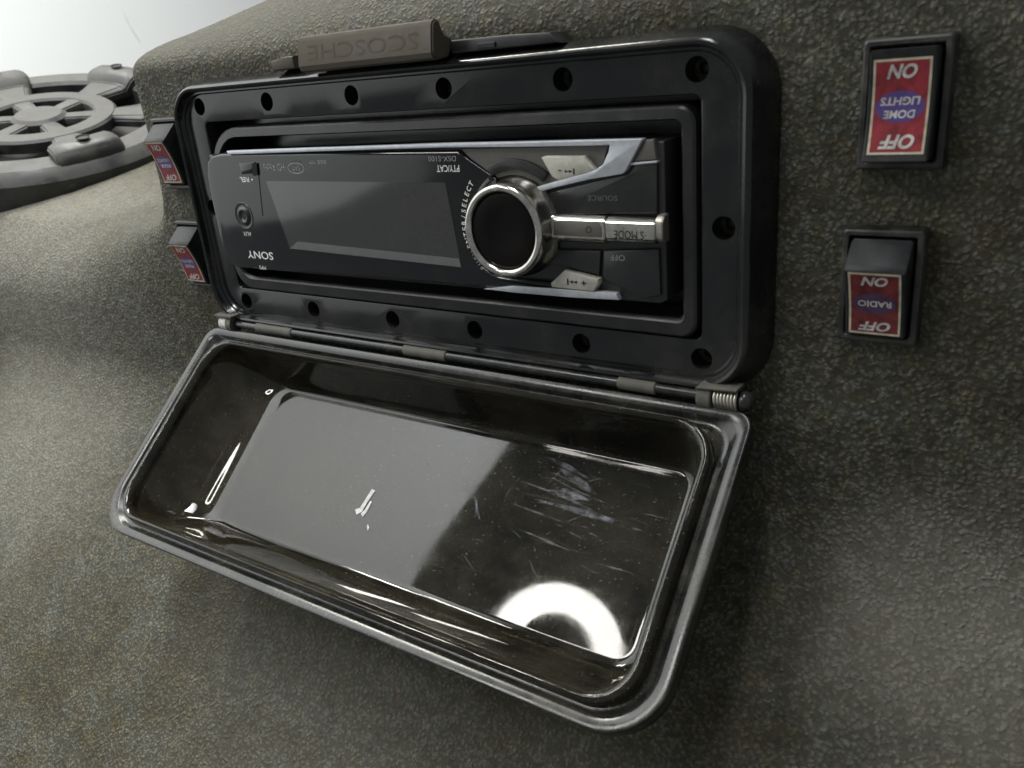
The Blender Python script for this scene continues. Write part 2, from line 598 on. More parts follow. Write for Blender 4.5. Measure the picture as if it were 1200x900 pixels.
def build_panel():
    bm = bmesh.new()
    xs = []
    x = -620.0
    while x < 330.0:
        xs.append(x)
        x += 1.3 if x > -240 else 2.6
    rows = []
    for x in xs:
        col = []
        # from below upwards
        z = -300.0
        while z < 50.0:
            col.append((panel_y(x, z), z))
            z += 4.0 if z < -230 else 1.3
        cz = crest_z(x)
        y0 = panel_y(x, 50.0)
        # rounded shoulder then the slope back to the crest
        z_sh = 57.5
        n = 30
        p0 = Vector((y0, 50.0)); p1 = Vector((y0, z_sh)); p2 = Vector((y0 + 6, z_sh + max(1.0, (cz - z_sh) * 0.25))); p3 = Vector((max(40.0, y0 + 12), cz))
        for i in range(n + 1):
            t = i / n
            q = p0 * (1 - t) ** 3 + p1 * 3 * t * (1 - t) ** 2 + p2 * 3 * t * t * (1 - t) + p3 * t ** 3
            col.append((q.x, q.y))
        last = col[-1]
        for k, (dy, dz) in enumerate([(5, 1.0), (10, 1.0), (16, -1.5), (22, -7), (30, -20), (36, -60), (40, -140)]):
            col.append((last[0] + dy, last[1] + dz))
        rows.append([bm.verts.new(Vector((x, yy, zz)) * MM) for yy, zz in col])
    for a, b in zip(rows[:-1], rows[1:]):
        for i in range(len(a) - 1):
            c = (a[i].co + b[i + 1].co) / (2 * MM)
            if abs(c.x) < 99 and abs(c.z) < 34:
                continue          # opening behind the radio housing
            bm.faces.new((a[i], b[i], b[i + 1], a[i + 1]))
    me = mesh_from_bm(bm, "console_panel", False)
    # grain of the sprayed coating as real relief
    nrm = [v.normal.copy() for v in me.vertices]
    for v, q in zip(me.vertices, nrm):
        c = v.co / MM
        if c.z < -230:
            continue
        h = 0.26 * noise.noise(c / 2.7) * (0.6 + noise.noise(c / 14.0)) + 0.22 * abs(noise.noise(c / 2.3 + Vector((9, 3, 1)))) + 0.5 * noise.noise(c / 11.0) * noise.noise(c / 30.0)
        v.co += q * h * MM
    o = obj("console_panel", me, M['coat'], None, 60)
    o["kind"] = "structure"
    return o


build_panel()

# white wall standing off to the left
def build_wall():
    # wall outline made up to shape its bright reflection in lid and stereo
    pts = [(-1160, -230), (3000, -230), (3000, 2600), (-600, 2600), (-724, 1798), (-791, 1681), (-861, 1550), (-926, 1427), (-995, 1330), (-1049, 1274), (-1120, 1100), (-1400, 600), (-1750, 0), (-1640, -150), (-1290, -205)]
    bm = bmesh.new()
    X0, X1 = -1250.0, -1300.0
    f = [bm.verts.new(Vector((X0, y, z)) * MM) for y, z in pts]
    b = [bm.verts.new(Vector((X1, y, z)) * MM) for y, z in pts]
    bm.faces.new(f)
    bm.faces.new(list(reversed(b)))
    for i in range(len(f)):
        j = (i + 1) % len(f)
        bm.faces.new((f[j], f[i], b[i], b[j]))
    w = obj("wall", mesh_from_bm(bm), M['wall'])
    w["kind"] = "structure"
    return w


wall = build_wall()


def wall_mark(px0, py0, px1, py1, wpx, lift):
    """thin dirt streak on the wall between two photograph pixels"""
    def hit(px, py):
        d = c_right * (px - 600) - c_up * (py - 450) + c_fwd * 968.0
        t = (-1250.0 + lift - CAM.x) / d.x
        return CAM + d * t
    n = 8
    L_, R_ = [], []
    for i in range(n + 1):
        t = i / n
        w = wpx * (0.35 + 0.65 * math.sin(math.pi * t)) * (0.8 + 0.4 * random.random())
        x, y = px0 + (px1 - px0) * t, py0 + (py1 - py0) * t
        L_.append(hit(x - w, y)); R_.append(hit(x + w, y))
    me = bpy.data.meshes.new("wall_mark")
    me.from_pydata([p * MM for p in L_ + list(reversed(R_))], [], [tuple(range(2 * (n + 1)))])
    obj("smudge", me, M['wallmark'], wall)


wall_mark(143, 10, 150, 26, 1.1, 1.0)
wall_mark(149, 24, 163, 47, 0.7, 1.5)


# ---------------------------------------------------------------- radio housing
HOUSING = empty("radio_housing", (0, FACE_Y, -46), "open black waterproof radio housing with smoked lid hanging from its lower edge", "radio housing")

frame_rings = [
    (116.0, 47.2, 16.5, 6.6), (115.9, 47.1, 16.4, 4.5), (114.8, 46.6, 16.0, 2.5), (112.0, 45.0, 14.0, -2.6), (111.3, 44.5, 13.6, -3.6), (110.7, 44.0, 13.2, -3.9),
    (109.9, 43.4, 12.8, -3.6), (109.5, 43.1, 12.6, -2.6), (109.3, 42.9, 12.4, -1.3), (108.9, 42.6, 12.2, -0.9), (108.2, 42.1, 11.8, -0.9), (107.9, 41.8, 11.6, -0.3), (107.6, 41.6, 11.4, 0.0),
    (98.6, 32.4, 2.6, 0.0), (98.1, 32.0, 2.3, 0.15), (97.9, 31.8, 2.2, 0.6), (97.6, 31.6, 2.0, 14.0), (104.0, 36.0, 6.0, 14.0), (105.0, 37.0, 6.0, 13.0),
]
me = loft(frame_rings, wrap=True, ncorner=10, nside=12)
frame = obj("frame", me, M['housing'], HOUSING)
HOLES = [(x, 37.5) for x in (-99, -61, -20, 18, 59, 97)] + [(x, -37.2) for x in (-95, -56, -16, 20, 60, 98)] + [(-106 + 2.2, 0.0), (104, -1.0)]
bmc = bmesh.new()
for (hx, hz) in HOLES:
    m4 = Matrix.Translation(Vector((hx, 3.0, hz)) * MM) @ Matrix.Rotation(R(90), 4, 'X')
    bmesh.ops.create_cone(bmc, cap_ends=True, segments=24, radius1=3.1 * MM, radius2=3.1 * MM, depth=11.0 * MM, matrix=m4)
cut = obj("cutter", mesh_from_bm(bmc), None)
md = frame.modifiers.new("b", 'BOOLEAN')
md.operation = 'DIFFERENCE'
md.solver = 'EXACT'
md.object = cut
dg = bpy.context.evaluated_depsgraph_get()
dg.update()
nm = bpy.data.meshes.new_from_object(frame.evaluated_get(dg))
frame.modifiers.clear()
frame.data = nm
bpy.data.objects.remove(cut)
# round over the hole edges a touch through shading only; sharp edges elsewhere
nm.shade_smooth()
nm.set_sharp_from_angle(angle=R(38))

screw_me = lathe([(0, -1.0), (1.4, -0.85), (2.4, -0.2), (2.6, 0.6), (2.6, 2.0), (0, 2.0)], (0, 0, 0), (0, 1, 0), 20)
screw_me.materials.append(M['screw'])
for (hx, hz) in HOLES:
    o = bpy.data.objects.new("screw", screw_me)
    COL.objects.link(o)
    o.location = Vector((hx, 6.6, hz)) * MM
    o.parent = HOUSING
    o.matrix_parent_inverse = HOUSING.matrix_basis.inverted()
screw_me.shade_smooth()

# dark back wall of the pocket
obj("pocket_back", box(-97.5, 97.5, 13.2, 15.0, -31.5, 31.5), M['housing'], HOUSING)

# catches at the top edge and the latch clip with raised lettering
obj("catch", prism([(-52, 47.0), (-41, 47.2), (-41, 51.0), (-46, 51.0), (-52, 50.0)], -3.0, 5.5, 0.5), M['latch'], HOUSING, 30)
obj("catch", prism([(24, 46.6), (60, 46.6), (57, 49.4), (44, 50.0), (24, 50.2)], -2.0, 5.5, 0.5), M['bezel'], HOUSING, 30)
obj("catch_slot", box(33.5, 39.5, -2.5, 0.4, 47.2, 48.6, 0.2), M['cone'], HOUSING)


def latch_clip():
    # profile in (y, z): thick lip at the bottom, thin at the top, leaning outwards
    prof = [(-2.0, 46.0), (-7.0, 45.4), (-9.0, 46.0), (-9.6, 47.4), (-8.4, 54.4), (-7.6, 55.6), (-6.2, 56.0), (-4.8, 55.4), (-3.2, 52.0), (1.0, 50.0), (5.8, 50.0), (5.8, 48.0), (-1.0, 47.6)]
    bm = bmesh.new()
    x0, x1 = -32.0, 23.0
    A = [bm.verts.new(Vector((x0, y, z)) * MM) for y, z in prof]
    B = [bm.verts.new(Vector((x1, y, z)) * MM) for y, z in prof]
    bm.faces.new(A)
    bm.faces.new(list(reversed(B)))
    for i in range(len(prof)):
        j = (i + 1) % len(prof)
        bm.faces.new((A[i], A[j], B[j], B[i]))
    bmesh.ops.recalc_face_normals(bm, faces=bm.faces)
    bmesh.ops.bevel(bm, geom=[e for e in bm.edges if abs(e.verts[0].co.x - e.verts[1].co.x) < 1e-6], offset=0.5 * MM, segments=2, affect='EDGES')
    o = obj("latch", mesh_from_bm(bm), M['latch'], HOUSING, 30)
    o["label"] = "dusty brown latch clip with raised lettering"
    def xf(v):
        zz = 51.0 - v.y
        yy = -9.6 + (zz - 47.4) * (1.2 / 7.0) - v.z + 0.05
        return Vector((-4.5 - v.x, yy, zz))
    text_obj("lettering", "SCOSCHE", 4.3, M['latch'], o, xf, bold=0.0, width=45.0, extrude=0.11)


latch_clip()

# ---- hinge
HY, HZ = -3.2, -46.5
obj("hinge_rod", tube([(-104, HY, HZ), (-50, HY, HZ), (50, HY, HZ), (103, HY, HZ)], 1.6, 16), M['rod'], HOUSING, 40)
for (a, b) in ((-87, -66), (-9, 10), (74, 86)):
    r0 = 2.0
    obj("hinge_knuckle", lathe([(0, 0), (r0 - .3, 0), (r0, .3), (r0, b - a - .3), (r0 - .3, b - a), (0, b - a)], (a, HY, HZ), (1, 0, 0), 20), M['knuckle'], HOUSING, 40)
    obj("hinge_leaf", box(a + 1, b - 1, HY, 2.0, HZ + 0.6, HZ + 3.6, 0.4), M['housing'], HOUSING, 30)
# spring at the right end, bushing at the left
spr = []
for i in range(7 * 14):
    a = 2 * math.pi * i / 14
    spr.append((103.6 + 6.6 * i / (7 * 14), HY + 3.0 * math.cos(a), HZ + 3.0 * math.sin(a)))
obj("spring", tube(spr, 0.46, 6), M['steel'], HOUSING, 60)
obj("hinge_pin", lathe([(0, 0), (2.2, 0), (2.2, 9), (0, 9)], (102.6, HY, HZ), (1, 0, 0), 16), M['screw'], HOUSING, 40)
obj("hinge_cap", lathe([(0, 3.4), (1.4, 3.2), (2.5, 2.4), (2.9, 1.3), (2.9, 0.4), (2.6, 0), (0, 0)], (110.6, HY, HZ), (1, 0, 0), 20), M['rod'], HOUSING, 40)
obj("hinge_bracket", prism([(98.5, -43.6), (110.4, -43.0), (110.4, -42.2), (99.5, -42.6)], -6.6, -1.0, 0.3), M['knuckle'], HOUSING, 30)
obj("hinge_bracket", lathe([(0, 0), (3.2, 0), (3.6, .4), (3.6, 3.8), (3.2, 4.2), (0, 4.2)], (98.8, HY, HZ), (1, 0, 0), 20), M['knuckle'], HOUSING, 40)
obj("hinge_bushing", lathe([(0, 0), (2.6, 0), (3.1, .5), (3.1, 4.5), (2.6, 5), (0, 5)], (-108.5, HY, HZ), (1, 0, 0), 20), M['bushing'], HOUSING, 40)
obj("hinge_bracket", lathe([(0, 0), (3.4, 0), (3.4, 3.0), (0, 3.0)], (-103.4, HY, HZ), (1, 0, 0), 20), M['knuckle'], HOUSING, 40)
obj("hinge_bracket", box(-109.5, -99, -6.4, -1.5, -43.4, -42.4, 0.3), M['knuckle'], HOUSING, 30)

# ---- lid
TH = R(49.5)
LU = Vector((0, -math.sin(TH), -math.cos(TH)))    # away from the hinge
LN = Vector((0, -math.cos(TH), math.sin(TH)))     # out of the hollow side
LO = Vector((0, HY, HZ))


def lidp(p):
    """p.x across, p.z = distance from hinge (negative up), p.y = height along the normal"""
    return LO + Vector((p.x, 0, 0)) + LU * (-p.z) + LN * p.y


LC = -47.2     # centre of the lid at 48 mm from the hinge
lid_rings = [
    (113.6, 43.0, 16.0, -5.8, 0, LC), (115.0, 44.2, 16.8, -5.6, 0, LC), (115.2, 44.4, 17.0, -5.3, 0, LC), (115.2, 44.4, 17.0, -0.5, 0, LC), (115.0, 44.2, 16.8, -0.1, 0, LC), (114.6, 43.8, 16.6, 0.0, 0, LC),
    (111.9, 41.6, 14.8, -0.5, 0, LC), (111.6, 41.4, 14.6, -0.7, 0, LC), (110.6, 40.7, 14.2, -1.8, 0, LC), (110.0, 40.3, 14.0, -2.2, 0, LC), (108.6, 39.5, 13.4, -2.2, 0, LC),
    (108.2, 39.2, 13.2, -1.6, 0, LC), (107.9, 39.0, 13.1, 0.6, 0, LC), (107.3, 38.6, 12.8, 1.4, 0, LC), (106.4, 38.0, 12.4, 1.7, 0, LC), (105.5, 37.4, 12.0, 1.4, 0, LC), (104.9, 37.0, 11.8, 0.6, 0, LC),
    (104.4, 36.7, 11.5, -1.0, 0, LC), (103.8, 36.4, 11.2, -3.5, 0, LC), (102.1, 35.2, 9.2, -8.00, 0.60, LC + 0.4), (100.5, 34.0, 9.0, -12.00, 1.45, LC + 0.9), (98.5, 32.8, 8.6, -15.50, 2.50, LC + 1.4), (96.3, 31.6, 8.2, -18.00, 3.80, LC + 1.9), (93.7, 30.5, 7.6, -19.80, 5.20, LC + 2.3), (91.3, 29.6, 7.0, -20.60, 6.35, LC + 2.6), (89.0, 28.8, 6.2, -21.05, 7.45, LC + 2.8), (87.2, 28.2, 5.5, -21.15, 8.20, LC + 3.0), (86.8, 27.8, 5.3, -21.15, 8.20, LC + 3.0), (86.2, 27.2, 5.0, -21.15, 8.20, LC + 3.0),
    (60.0, 18.0, 4.0, -21.15, 5.0, LC + 2.4), (20.0, 6.0, 2.0, -21.15, 0, LC + 2.4),
    # outer skin
    (20.0, 6.0, 2.0, -23.4, 0, LC), (60.0, 18.0, 4.0, -23.4, 0, LC), (91.0, 28.5, 6.5, -23.4, 2, LC + 2), (92.0, 29.5, 7.0, -23.4, 2, LC + 2), (96.5, 32.5, 8.5, -22.6, 1, LC + 1), (100.6, 35.0, 9.5, -19.0, 0, LC), (103.0, 36.4, 10.0, -14.0, 0, LC), (105.4, 37.6, 10.6, -6.0, 0, LC),
    (106.4, 38.2, 11.0, -4.6, 0, LC), (112.4, 42.2, 15.4, -4.4, 0, LC), (112.9, 42.4, 15.6, -5.0, 0, LC), (113.0, 42.5, 15.7, -5.6, 0, LC),
]


def lid_edit(k, p):
    # a shallow cut in the skirt where the latch grips
    if p.z < LC - 40 and -62 < p.x < -8 and k in (0, 1, 2, len(lid_rings) - 1):
        p.y += 3.0
    return p


def lid_rows(idx, cap=False):
    """part of the lid section, as rings lofted in the given order"""
    bm = bmesh.new()
    rows = []
    for k in idx:
        rg = lid_rings[k]
        # the two corners at the hinge are nearly square on the flange, round on the window
        hf = 0.30 if (k <= 7 or k >= len(lid_rings) - 3) else (0.55 if k <= 10 else 0.9)
        rad = (rg[2] * hf, rg[2] * hf, rg[2], rg[2])
        rows.append([bm.verts.new(lidp(lid_edit(k, Vector((a + rg[4], rg[3], b + rg[5])))) * MM) for (a, b) in rrect(rg[0], rg[1], rad, 10, 36)])
    n = len(rows[0])
    for q, (a, b) in enumerate(zip(rows[:-1], rows[1:])):
        ka, kb = idx[q], idx[q + 1]
        if lid_rings[ka][0] == 20.0 and lid_rings[kb][0] == 20.0:
            bm.faces.new(a)
            bm.faces.new(list(reversed(b)))
            continue
        for i in range(n):
            j = (i + 1) % n
            bm.faces.new((a[i], a[j], b[j], b[i]))
    return mesh_from_bm(bm)


NR = len(lid_rings)
WIN0, WIN1 = 10, NR - 4          # clear window: from the groove over the floor to the back flange
lid = obj("lid", lid_rows(list(range(WIN0, WIN1 + 1))), M['lid'], HOUSING, 50)
obj("lid_rim", lid_rows(list(range(WIN1, NR)) + list(range(0, WIN0 + 1))), M['lid_rim'], lid, 50)
lid["label"] = "smoked clear lid swung down on its hinge"


# hinge strip that carries the lid
def lid_box(x0, x1, t0, t1, n0, n1, bev):
    me = box(x0, x1, n0, n1, -t1, -t0, bev)
    for v in me.vertices:
        v.co = lidp(v.co / MM) * MM
    return me


obj("lid_hinge_strip", lid_box(-111.5, 113.0, 2.2, 8.5, -4.2, -2.6, 0.3), M['bezel'], lid, 30)

# scuffs on the lid floor
def scuff(poly, n=-20.9):
    me = bpy.data.meshes.new("scuff_mark")
    me.from_pydata([lidp(Vector((x, n, -t))) * MM for x, t in poly], [], [tuple(range(len(poly)))])
    return obj("scuff_mark", me, M['scuff'], lid)


# find lid floor coordinates for a photograph pixel
def pix_to_lid(px, py, n=-21.0):
    d = c_right * (px - 600) - c_up * (py - 450) + c_fwd * 968.0
    P0 = LO + LN * n
    t = (P0 - CAM).dot(LN) / d.dot(LN)
    q = CAM + d * t - LO
    return (q.x, q.dot(LU))


for poly in ([(436, 573), (440, 575), (431, 588), (424, 600), (418, 603), (416, 597), (422, 595), (428, 586)],
             [(434, 587), (436, 588), (430, 600), (425, 606), (423, 602), (428, 597)],
             [(431, 614), (433, 618), (431, 622), (430, 618)]):
    scuff([pix_to_lid(*p) for p in poly])


def scratch_mat():
    m, nt, p = new_mat("faint_scratch")
    p.inputs['Base Color'].default_value = (0.55, 0.57, 0.62, 1)
    p.inputs['Roughness'].default_value = 0.5
    tr = nd(nt, 'ShaderNodeBsdfTransparent')
    tc = nd(nt, 'ShaderNodeTexCoord').outputs['Object']
    n = noise_node(nt, 260.0, 5.0, 0.7, tc)
    r = ramp(nt, n.outputs['Fac'], [(0.38, (0.0, 0.0, 0.0)), (0.72, (0.24, 0.24, 0.24))])
    mx = nd(nt, 'ShaderNodeMixShader')
    nt.links.new(r.outputs['Color'], mx.inputs['Fac'])
    nt.links.new(tr.outputs[0], mx.inputs[1])
    nt.links.new(p.outputs[0], mx.inputs[2])
    nt.links.new(mx.outputs[0], nt.nodes['Material Output'].inputs['Surface'])
    return m


M['scratch'] = scratch_mat()
strokes = [(640, 535, 690, 561, 2.6), (608, 563, 704, 603, 1.4), (628, 585, 752, 622, 3.4), (555, 573, 563, 612, 1.1), (608, 620, 668, 646, 1.6), (560, 580, 558, 606, 0.8), (648, 560, 712, 590, 1.0),
           (600, 590, 660, 612, 1.2), (690, 605, 742, 617, 2.0), (655, 548, 700, 580, 4.5), (700, 660, 742, 672, 1.0), (620, 655, 640, 690, 0.9), (640, 575, 690, 586, 5.0), (540, 640, 556, 668, 0.9)]
for q in range(16):
    ax, ay = 400 + 330 * random.random(), 520 + 170 * random.random()
    ln, an = 8 + 30 * random.random(), R(-60 + 120 * random.random())
    strokes.append((ax, ay, ax + ln * math.cos(an), ay + ln * math.sin(an), 0.3 + 0.25 * random.random()))
for q in range(14):
    ax, ay = 590 + 160 * random.random(), 550 + 110 * random.random()
    ln, an = 15 + 40 * random.random(), R(12 + 22 * random.random())
    strokes.append((ax, ay, ax + ln * math.cos(an), ay + ln * math.sin(an), 0.5 + 0.6 * random.random()))
for si, (ax, ay, bx_, by_, w) in enumerate(strokes):
    n = 9
    up, lo = [], []
    dx, dy = bx_ - ax, by_ - ay
    ll = math.hypot(dx, dy)
    bow = (random.random() - 0.5) * 5
    for i in range(n + 1):
        t = i / n
        ww = w * math.sin(math.pi * (0.04 + 0.92 * t)) * (0.7 + 0.6 * random.random())
        px, py = ax + dx * t - dy / ll * bow * math.sin(math.pi * t), ay + dy * t + dx / ll * bow * math.sin(math.pi * t)
        up.append((px - dy / ll * ww, py + dx / ll * ww))
        lo.append((px + dy / ll * ww, py - dx / ll * ww))
    poly = [pix_to_lid(*p) for p in up + list(reversed(lo))]
    me = bpy.data.meshes.new("scratch")
    nrm = -21.06 + 0.004 * si
    me.from_pydata([lidp(Vector((x, nrm, -t))) * MM for x, t in poly], [], [tuple(range(len(poly)))])
    obj("scratch", me, M['scratch'], lid)


# ---------------------------------------------------------------- car stereo
STEREO = empty("car_stereo", (0, 13, 0), "black car stereo mounted upside down with chrome knob, in the housing", "car stereo")
SF = -6.0    # front plane of the face


def pf(px, py, y=SF):
    """photograph pixel -> (x, z) on the plane of the stereo face"""
    d = c_right * (px - 600) - c_up * (py - 450) + c_fwd * 968.0
    t = (y - CAM.y) / d.y
    q = CAM + d * t
    return (q.x, q.z)


def ppoly(pts, y=SF):
    return [pf(px, py, y) for px, py in pts]


# sleeve / trim ring
QR = (5.0, 16.0, 9.0, 5.0)
def qr(k):
    return tuple(max(1.2, q - k) for q in QR)
bz = [(97.0, 30.6, qr(0), 13.0, 0.3, -0.9), (97.0, 30.6, qr(0), 0.4, 0.3, -0.9), (96.7, 30.3, qr(.3), -0.8, 0.3, -0.9), (96.0, 29.7, qr(.8), -1.4, 0.3, -0.9),
      (93.6, 26.8, qr(2.4), -1.7, 0.3, -0.4), (93.2, 26.4, qr(2.8), -1.4, 0.3, -0.2), (92.9, 26.0, qr(3.1), -0.6, 0.3, 0.0), (92.7, 25.8, qr(3.2), 10.0, 0.3, 0.0), (95.0, 28.0, qr(1.0), 11.5, 0.3, -0.4)]
obj("bezel", loft(bz, wrap=True, ncorner=12, nside=10), M['bezel'], STEREO, 30)

# left glossy block of the face, right satin block
body_poly = [(-93.6, 20.6), (90.2, 21.4), (90.2, -20.0), (88.0, -21.2), (-91.0, -22.2), (-93.2, -19.5)]
obj("body", prism(body_poly, SF + 1.6, 9.0, 0.6), M['satin'], STEREO, 30)
glossy = [(-95.8, 8.0), (-95.2, 14.0), (-93.4, 18.4), (-90.0, 20.6), (-84, 21.2)] + [pf(536, 176), pf(548, 186), pf(604, 224), pf(575, 225), pf(552, 245), pf(545, 272), pf(552, 300), pf(575, 322), pf(600, 326)] + [(56, -17.2), (74, -19.4), (76, -20.4), (-88.0, -21.8), (-92.4, -20.8), (-94.8, -17.0), (-95.6, -8.0)]
obj("face_panel", prism(glossy, SF, SF + 3.6, 1.3, 5), M['gloss'], STEREO, 30)

# display window
disp = ppoly([(312, 212), (522, 214), (541, 313), (340, 291)])
disp_o = obj("display", prism([disp[0], disp[1], disp[2], disp[3]], SF - 0.12, SF + 0.5), M['display'], STEREO)
strip = ppoly([(349, 283), (538, 303), (541, 313), (340, 291)])
obj("display_border", prism(strip, SF - 0.2, SF + 0.4), M['print_dim'], disp_o)

# flap seam, slot, jack
obj("seam", prism(ppoly([(302.6, 205), (303.8, 205), (308.6, 253), (307.4, 253)]), SF - 0.03, SF + 0.3), M['knobcap'], STEREO)
slot = obj("tray_button", prism(ppoly([(281, 191), (299, 190), (302, 203), (284, 204)]), SF - 0.5, SF + 0.3, 0.3), M['gloss'], STEREO, 30)
obj("button_notch", prism(ppoly([(297, 192), (302, 191), (303.5, 205), (298, 206)]), SF - 0.6, SF + 0.3), M['knobcap'], slot)
jx, jz = pf(286, 253)
jack = obj("aux_jack", lathe([(0, 1.5), (1.3, 1.5), (1.3, -0.3), (1.5, -0.6), (2.4, -0.9), (3.4, -0.5), (3.8, 0.2), (3.8, 1.2)], (jx, SF + 0.2, jz), (0, 1, 0), 28), M['bezel'], STEREO, 40)
obj("jack_ring", lathe([(3.9, 0.3), (4.3, 0.0), (4.9, 0.0), (5.2, 0.4), (4.9, 0.6), (3.9, 0.6)], (jx, SF - 0.2, jz), (0, 1, 0), 28, True), M['satin'], jack, 40)
obj("jack_hole", lathe([(0, 0), (1.35, 0)], (jx, SF - 0.2, jz), (0, 1, 0), 20), M['print_black'], jack)

# silver strip along the edge with its zig-zag end
zig = [(265, 177.0), (320, 175.0), (420, 171.5), (520, 168.0), (600, 166.6), (680, 164.6), (753, 162.8), (733, 200), (729, 204), (690, 210.5), (650, 220), (607, 232), (604, 229), (612, 224), (650, 213), (698, 199), (706, 193), (713, 178), (714, 170.2), (690, 171), (600, 172.4), (520, 173.0), (420, 176.0), (320, 179.4), (267, 181.2)]
obj("silver_trim", prism(ppoly(zig, SF - 0.8), SF - 0.8, SF + 1.4, 0.25), M['silver'], STEREO, 30)

# grey recess above the knob with a ring and the seek button
obj("recess_panel", prism(ppoly([(541, 175), (712, 171), (706, 193), (698, 199), (612, 224), (602, 222), (552, 186)], SF + 1.0), SF + 1.0, SF + 2.2), M['grey'], STEREO)
kx, kz = pf(587, 272, -14.0)


def arc(r0, r1, a0, a1, n=24):
    p = [(kx + r1 * math.cos(R(a0 + (a1 - a0) * i / n)), kz + r1 * math.sin(R(a0 + (a1 - a0) * i / n))) for i in range(n + 1)]
    p += [(kx + r0 * math.cos(R(a1 + (a0 - a1) * i / n)), kz + r0 * math.sin(R(a1 + (a0 - a1) * i / n))) for i in range(n + 1)]
    return p


obj("seek_button", prism(ppoly([(633, 185), (637, 183), (684, 183), (697, 199), (688, 204), (654, 212), (646, 207)], SF - 0.9), SF - 0.9, SF + 1.4, 0.6), M['cream'], STEREO, 25)
obj("seek_button", prism(ppoly([(645, 332), (661, 317), (701, 327), (701, 333), (695, 342), (646, 337)], SF - 0.9), SF - 0.9, SF + 1.4, 0.5), M['cream'], STEREO, 25)
obj("lower_trim", prism(ppoly([(566, 339), (600, 335), (650, 338), (700, 342), (722, 344), (725, 352), (670, 349), (600, 343)], SF - 0.4), SF - 0.4, SF + 1.6, 0.3), M['silver'], STEREO, 30)
# panels at the right of the knob
obj("button_panel", prism(ppoly([(640, 226), (735, 204), (745, 192), (770, 189), (770, 250), (640, 252)], SF + 0.4), SF + 0.4, SF + 1.8, 0.4), M['satin'], STEREO, 30)
obj("corner_panel", prism(ppoly([(756, 164), (766, 163), (769, 187), (741, 190)], SF + 0.2), SF + 0.2, SF + 1.8, 0.3), M['grey'], STEREO, 30)
obj("edge_strip", prism(ppoly([(736, 191), (770, 188.5), (770, 191), (737, 194)], SF - 0.1), SF - 0.1, SF + 1.8, 0.15), M['silver'], STEREO, 30)
obj("button_panel", prism(ppoly([(636, 292), (704, 294), (702, 323), (660, 312), (630, 308)], SF + 0.4), SF + 0.4, SF + 1.8, 0.4), M['satin'], STEREO, 30)
obj("button_panel", prism(ppoly([(707, 294), (772, 292), (774, 346), (755, 350), (706, 326)], SF + 0.4), SF + 0.4, SF + 1.8, 0.4), M['satin'], STEREO, 30)
obj("ring_band", prism(arc(16.0, 19.0, 52, 118), SF - 0.1, SF + 1.4, 0.3), M['bezel'], STEREO, 30)
obj("ring_band", prism(arc(15.2, 16.2, 122, 170), SF - 0.15, SF + 0.6, 0.1), M['print_dim'], STEREO, 30)

# chrome mode bar
def bar_prof(px0, px1, ya, yb, lift, mat, name, parent):
    a = pf(px0, (ya[0] + yb[0]) / 2, SF - lift)
    b = pf(px1, (ya[1] + yb[1]) / 2, SF - lift)
    zt = pf(px0, ya[0], SF - lift)[1]
    zb = pf(px0, yb[0], SF - lift)[1]
    h = (zt - zb) / 2
    zc = (zt + zb) / 2
    prof = [(SF + 1.5, zc + h), (SF - lift * 0.45, zc + h * 0.98), (SF - lift * 0.85, zc + h * 0.78), (SF - lift, zc + h * 0.45), (SF - lift * 1.0, zc - h * 0.5), (SF - lift * 0.8, zc - h * 0.82), (SF - lift * 0.4, zc - h), (SF + 1.5, zc - h)]
    bm = bmesh.new()
    A = [bm.verts.new(Vector((a[0], y, z)) * MM) for y, z in prof]
    B = [bm.verts.new(Vector((b[0], y, z)) * MM) for y, z in prof]
    bm.faces.new(A); bm.faces.new(list(reversed(B)))
    for i in range(len(prof)):
        j = (i + 1) % len(prof)
        bm.faces.new((A[i], A[j], B[j], B[i]))
    bmesh.ops.recalc_face_normals(bm, faces=bm.faces)
    bmesh.ops.bevel(bm, geom=[e for e in bm.edges if abs(e.verts[0].co.x - e.verts[1].co.x) < 1e-7], offset=0.25 * MM, segments=2, affect='EDGES')
    return obj(name, mesh_from_bm(bm), mat, parent, 45)


bar = bar_prof(634, 708, (252, 254), (283, 286), 2.6, M['chrome'], "mode_bar", STEREO)
obj("source_button", prism(ppoly([(648, 259), (700, 260), (705, 266), (705, 279), (648, 276)], SF - 2.9), SF - 2.9, SF - 1.0, 0.4), M['grey'], bar, 30)
mode = bar_prof(709, 767, (255, 256), (285, 288), 3.4, M['chrome'], "mode_button", STEREO)
bar_prof(767.5, 776, (253, 253), (286, 288), 2.8, M['steel'], "bar_end", STEREO)

# the knob: chrome ring and black cap
knob = obj("volume_knob", lathe([(14.6, 9.6), (14.6, 7.6), (13.8, 6.8), (13.4, 3.0), (13.3, 1.2), (13.0, 0.3), (12.3, -0.1), (11.5, 0.1), (11.0, 0.8), (10.9, 2.2)], (kx, -14.0, kz), (0, 1, 0), 64), M['chrome'], STEREO, 60)
obj("knob_cap", lathe([(0, 1.6), (6, 1.5), (10.0, 1.1), (10.7, 1.3), (11.0, 2.0)], (kx, -14.0, kz), (0, 1, 0), 64), M['knobcap'], knob, 60)

# printing, upside down like the whole unit
def stext(name, s, px, py, size, mat, parent=STEREO, dy=-0.08, y=SF, ang=0.0, **kw):
    cx, cz = pf(px, py, y)
    return text_obj(name, s, size, mat, parent, flip(cx, cz, y + dy, R(ang)), **kw)


